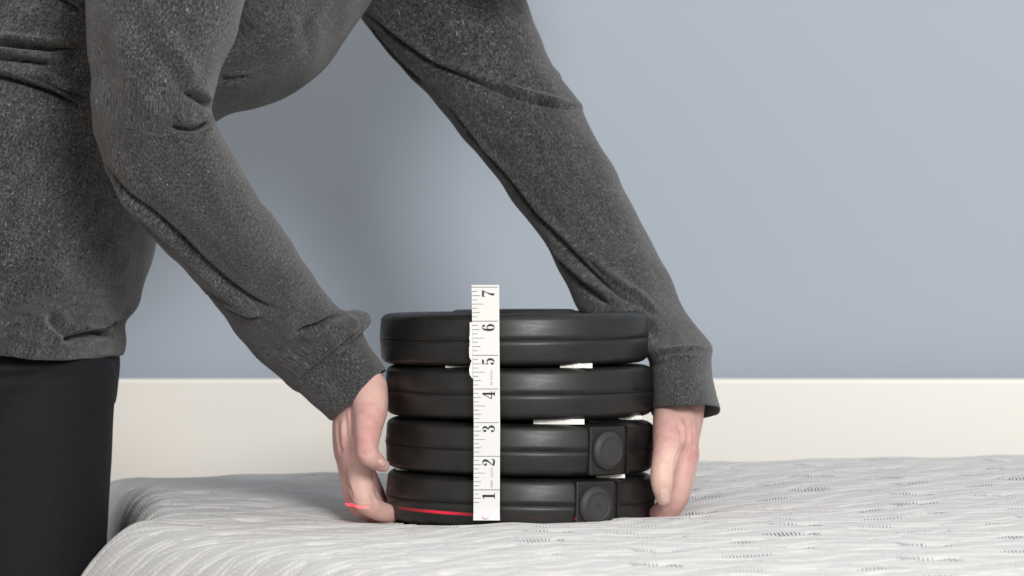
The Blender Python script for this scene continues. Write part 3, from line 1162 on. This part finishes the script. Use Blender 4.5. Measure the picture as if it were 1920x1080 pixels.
# rolls of slack cloth at the crook of the far elbow
sw_parts.append(chain([PR(960, 172, 0.262, 0.004), PR(1005, 158, 0.278, 0.007), PR(1035, 147, 0.306, 0.0090)]))
sw_parts.append(chain([PR(985, 196, 0.256, 0.005), PR(1035, 203, 0.270, 0.008), PR(1071, 208, 0.298, 0.0100)]))
sw_m = remeshed(sw_parts, 0.0018, 8, 0.5)
sw_m.name = 'sweater'


def knit_coords(m, samples):
    co = get_co(m)
    best = np.full(len(co), 1e9)
    out = np.zeros((len(co), 3))
    for ti, (R, L_, rk) in enumerate(samples):
        for i in range(0, len(R)):
            c, a, b_ = R[i, :3], R[i, 3:6], R[i, 6:9]
            la, lb = np.linalg.norm(a), np.linalg.norm(b_)
            t = R[min(i + 1, len(R) - 1), :3] - R[max(i - 1, 0), :3]
            t = t / np.linalg.norm(t)
            d = co - c
            qa, qb, qt = d @ a / la ** 2, d @ b_ / lb ** 2, d @ t
            sc = np.abs(qt) / 0.02 + np.abs(np.hypot(qa, qb) - 1) * 2
            k = sc < best
            best[k] = sc[k]
            th = np.arctan2(qa[k], -qb[k])
            out[k, 0] = th * rk
            out[k, 1] = L_[i] + qt[k]
            out[k, 2] = ti * 0.37
    at = m.attributes.new('knit', 'FLOAT_VECTOR', 'POINT')
    at.data.foreach_set('vector', out.ravel())


knit_coords(sw_m, samples)
# broad slack of the cloth
co, no = get_co(sw_m), get_no(sw_m)
wob = (np.sin(co[:, 0] * 61 + co[:, 2] * 47 + 1.3) * np.sin(co[:, 2] * 71 - co[:, 0] * 23 + co[:, 1] * 37) * 0.0011
       + np.sin(co[:, 0] * 131 - co[:, 2] * 96 + co[:, 1] * 60) * np.sin(co[:, 2] * 117 + co[:, 0] * 60 + 0.5) * 0.0006)
set_co(sw_m, co + no * wob[:, None])
folds = [
    # crook of the near elbow
    ([(318, 234), (350, 240), (375, 237), (396, 220)], -0.0085, 0.0040, 1), ([(345, 168), (372, 184), (394, 198)], -0.0060, 0.0036, 1), ([(345, 210), (365, 215), (385, 210)], 0.0030, 0.0055),
    ([(345, 155), (370, 163), (390, 162)], 0.0035, 0.0055), ([(345, 252), (378, 250), (408, 232)], 0.0030, 0.0045),
    ([(300, 60), (330, 110), (365, 150)], 0.0052, 0.0075), ([(262, 20), (285, 80), (330, 140), (350, 170)], -0.0050, 0.0065), ([(232, 30), (240, 110), (265, 180), (310, 225)], 0.0052, 0.0100),
    ([(185, 60), (200, 150), (215, 230)], -0.0030, 0.0110), ([(205, 240), (250, 300), (330, 350)], -0.0020, 0.0120),
    # long fold along the under side of the near forearm
    ([(205, 320), (240, 368), (276, 395), (326, 440), (372, 486), (420, 530), (474, 568), (524, 586)], -0.0075, 0.0046, -1), ([(232, 378), (272, 424), (340, 486), (398, 538), (450, 576)], 0.0022, 0.0055),
    ([(372, 540), (410, 566), (445, 585), (485, 594)], -0.0055, 0.0036, 1), ([(480, 600), (520, 612), (560, 610)], 0.0022, 0.0080), ([(420, 400), (470, 450), (520, 500)], 0.0015, 0.0120),
    # bunching above the near cuff
    ([(548, 626), (590, 616), (618, 604), (642, 590)], -0.0060, 0.0040, -1), ([(600, 640), (640, 615), (672, 597)], 0.0045, 0.0060), ([(498, 668), (540, 650), (580, 632)], -0.0035, 0.0055), ([(560, 690), (600, 665), (640, 632), (672, 606)], 0.0026, 0.0045),
    ([(548, 728), (590, 692), (640, 648), (676, 617)], -0.0040, 0.0026),
    # waist
    ([(-30, 77), (30, 82), (85, 88), (170, 92)], -0.0120, 0.0032, 1), ([(-30, 102), (20, 108), (60, 114), (105, 120)], -0.0095, 0.0032, 1), ([(-30, 136), (20, 146), (60, 158), (110, 178), (175, 208)], -0.0140, 0.0034, 1),
    ([(40, 138), (80, 150), (120, 168), (175, 186)], -0.0085, 0.0030, 1), ([(105, -8), (135, 8), (168, 30)], -0.0085, 0.0030, 1), ([(-10, 60), (60, 62), (140, 74)], 0.0020, 0.0060),
    ([(0, 20), (60, 36), (140, 62)], 0.0022, 0.0090), ([(-10, 225), (60, 235), (150, 265)], 0.0022, 0.0140),
    # hem
    ([(88, 585), (108, 612), (130, 630), (152, 627)], -0.0060, 0.0042), ([(115, 640), (155, 627), (180, 620), (210, 626)], -0.0085, 0.0038, 1), ([(180, 608), (210, 601), (242, 586)], -0.0075, 0.0036, 1), ([(140, 608), (170, 604), (200, 606)], 0.0040, 0.0070),
    ([(0, 640), (80, 658), (150, 657), (222, 644)], -0.0018, 0.0028), ([(190, 440), (225, 470), (245, 500)], 0.0034, 0.0090), ([(30, 520), (90, 560), (150, 585)], -0.0022, 0.0110),
    # chest
    ([(412, 150), (435, 149), (470, 145)], -0.0028, 0.0036), ([(570, 20), (572, 60), (582, 110)], -0.0012, 0.0060), ([(480, 10), (500, 60), (520, 120)], 0.0015, 0.0120),
    # far sleeve
    ([(690, 28), (749, 74), (815, 120), (867, 141), (919, 162), (986, 184), (1052, 198), (1086, 200)], -0.0060, 0.0036, 1),
    ([(690, 45), (740, 105), (800, 165)], -0.0040, 0.0030), ([(845, 205), (882, 250), (922, 297), (960, 339), (1006, 399), (1062, 459), (1122, 519), (1178, 560), (1222, 582)], -0.0055, 0.0032, 1),
    ([(965, 395), (1000, 432), (1039, 475), (1094, 533), (1145, 570)], -0.0065, 0.0036, 1), ([(985, 394), (1030, 444), (1080, 497), (1130, 545)], 0.0020, 0.0045),
    ([(1095, 476), (1122, 504), (1159, 536), (1201, 562), (1226, 594)], -0.0045, 0.0032, 1), ([(1180, 578), (1205, 603), (1226, 630)], -0.0040, 0.0040), ([(880, 205), (920, 225), (970, 240)], -0.0020, 0.0060),
    ([(1000, 300), (1040, 310), (1090, 330)], 0.0015, 0.0100), ([(900, 60), (950, 50), (1000, 60)], 0.0020, 0.0090),
    ([(1225, 668), (1260, 660), (1300, 657), (1332, 662)], -0.0030, 0.0026)]
creases(sw_m, folds)
sweater = link('sweater', sw_m, M_knit, person)
sweater['label'] = 'charcoal heather knit long-sleeved top'


def cuff(lst, bzs, th=0.0016):
    outer = [ring(a, b_, y, r_, bz) for (a, b_, y, r_), bz in zip(lst, bzs)]
    n = 72
    v, f, R = loft(outer, 8, n, 2.1, closed=False)
    v = np.array(v).reshape(len(R), n, 3)
    tt = np.linspace(0, 2 * np.pi, n, endpoint=False)
    # slight waver of the free edge and ribbing
    m = len(R)
    ax = (R[-1, :3] - R[0, :3])
    ax /= np.linalg.norm(ax)
    for i in range(m):
        k = i / (m - 1)
        v[i] += (np.sin(tt * 3 + 0.5) * 0.0008 * k + np.sin(tt * 7 + 1) * 0.0004 * k)[:, None] * ax
        cen = R[i, :3]
        v[i] += (v[i] - cen) * (0.006 * np.sin(tt * 5 + i * 0.5))[:, None]
    inner = v.copy()
    for i in range(m):
        cen = R[i, :3]
        d = v[i] - cen
        inner[i] = cen + d * (1 - th / np.linalg.norm(d, axis=1))[:, None]
    lip = (v[-1] + inner[-1]) / 2 + ax * th * 0.6
    rows = list(v) + [lip] + list(inner[::-1])
    V = np.concatenate(rows)
    Fc = []
    M_ = len(rows)
    for i in range(M_ - 1):
        for j in range(n):
            a, b_ = i * n + j, i * n + (j + 1) % n
            Fc.append((a, b_, b_ + n, a + n))
    mm = bpy.data.meshes.new('cuff')
    mm.from_pydata(V.tolist(), [], Fc)
    mm.update()
    L_ = np.concatenate([[0], np.cumsum(np.linalg.norm(np.diff(R[:, :3], axis=0), axis=1))])
    knit_coords(mm, [(R, L_, 0.04)])
    return link('cuff', mm, M_knit, sweater)


cuff([((538, 716), (672, 610), 0.066, 0.033), ((553, 729), (679, 622), 0.067, 0.0335), ((572, 746), (690, 645), 0.069, 0.0335), ((597, 768), (707, 668), 0.073, 0.0335), ((620, 789), (722, 691), 0.077, 0.034)], (0, 0, 0, 0, 0))
cuff([((1211, 660), (1331, 650), 0.128, 0.040), ((1217, 672), (1334, 664), 0.125, 0.042), ((1219, 705), (1335, 705), 0.117, 0.046), ((1220, 742), (1344, 744), 0.110, 0.050), ((1221, 772), (1350, 770), 0.106, 0.053)], (0, -0.001, -0.003, -0.005, -0.008))

# leggings with a folded waistband
lp = []
for dy in (0.0, 0.125):
    v, f, _ = loft(leg_rings(dy, 1.0)[:-1], 4, 40, 2.2)
    lp.append((v, f))
hip = [((-270, 560), (180, 560), 0.168, 0.130), ((-280, 630), (200, 630), 0.168, 0.140), ((-280, 668), (219, 668), 0.168, 0.148), ((-275, 690), (220, 684), 0.168, 0.150), ((-250, 760), (212, 765), 0.168, 0.140)]
lp.append(tubes(hip, 1.0, 2.2, 56, 5))
leg_m = remeshed(lp, 0.0035, 8)
leg_m.name = 'leggings'
creases(leg_m, [([(-40, 715), (20, 706), (80, 700), (150, 690), (218, 680)], -0.0030, 0.0035), ([(-40, 700), (60, 692), (140, 684), (218, 674)], 0.0025, 0.0045)])
leggings = link('leggings', leg_m, M_legging, person)
leggings['label'] = 'black stretch leggings'

# ------------------------------------------------------------------ red laser line skimming the bed
ld = bpy.data.lights.new('laser_level', 'SPOT')
ld.energy = 240.0
ld.color = (1.0, 0.01, 0.05)
ld.spot_size = math.radians(8.2)
ld.spot_blend = 0.25
ld.shadow_soft_size = 0.0
ld.use_nodes = True
nt = ld.node_tree
em = nt.nodes['Emission']
tc = nd(nt, 'ShaderNodeTexCoord')
sp = nd(nt, 'ShaderNodeSeparateXYZ')
nt.links.new(tc.outputs['Normal'], sp.inputs[0])
ab = nd(nt, 'ShaderNodeMath', operation='ABSOLUTE')
nt.links.new(sp.outputs['Y'], ab.inputs[0])
lt = nd(nt, 'ShaderNodeMath', operation='LESS_THAN')
lt.inputs[1].default_value = 0.0012
nt.links.new(ab.outputs[0], lt.inputs[0])
nt.links.new(lt.outputs[0], em.inputs['Strength'])
lo = bpy.data.objects.new('laser_level', ld)
col.objects.link(lo)
lo.location = (-0.95, -0.32, 0.046)
lo.rotation_euler = (Vector((-0.092, 0.030, 0.0058)) - lo.location).to_track_quat('-Z', 'Y').to_euler()
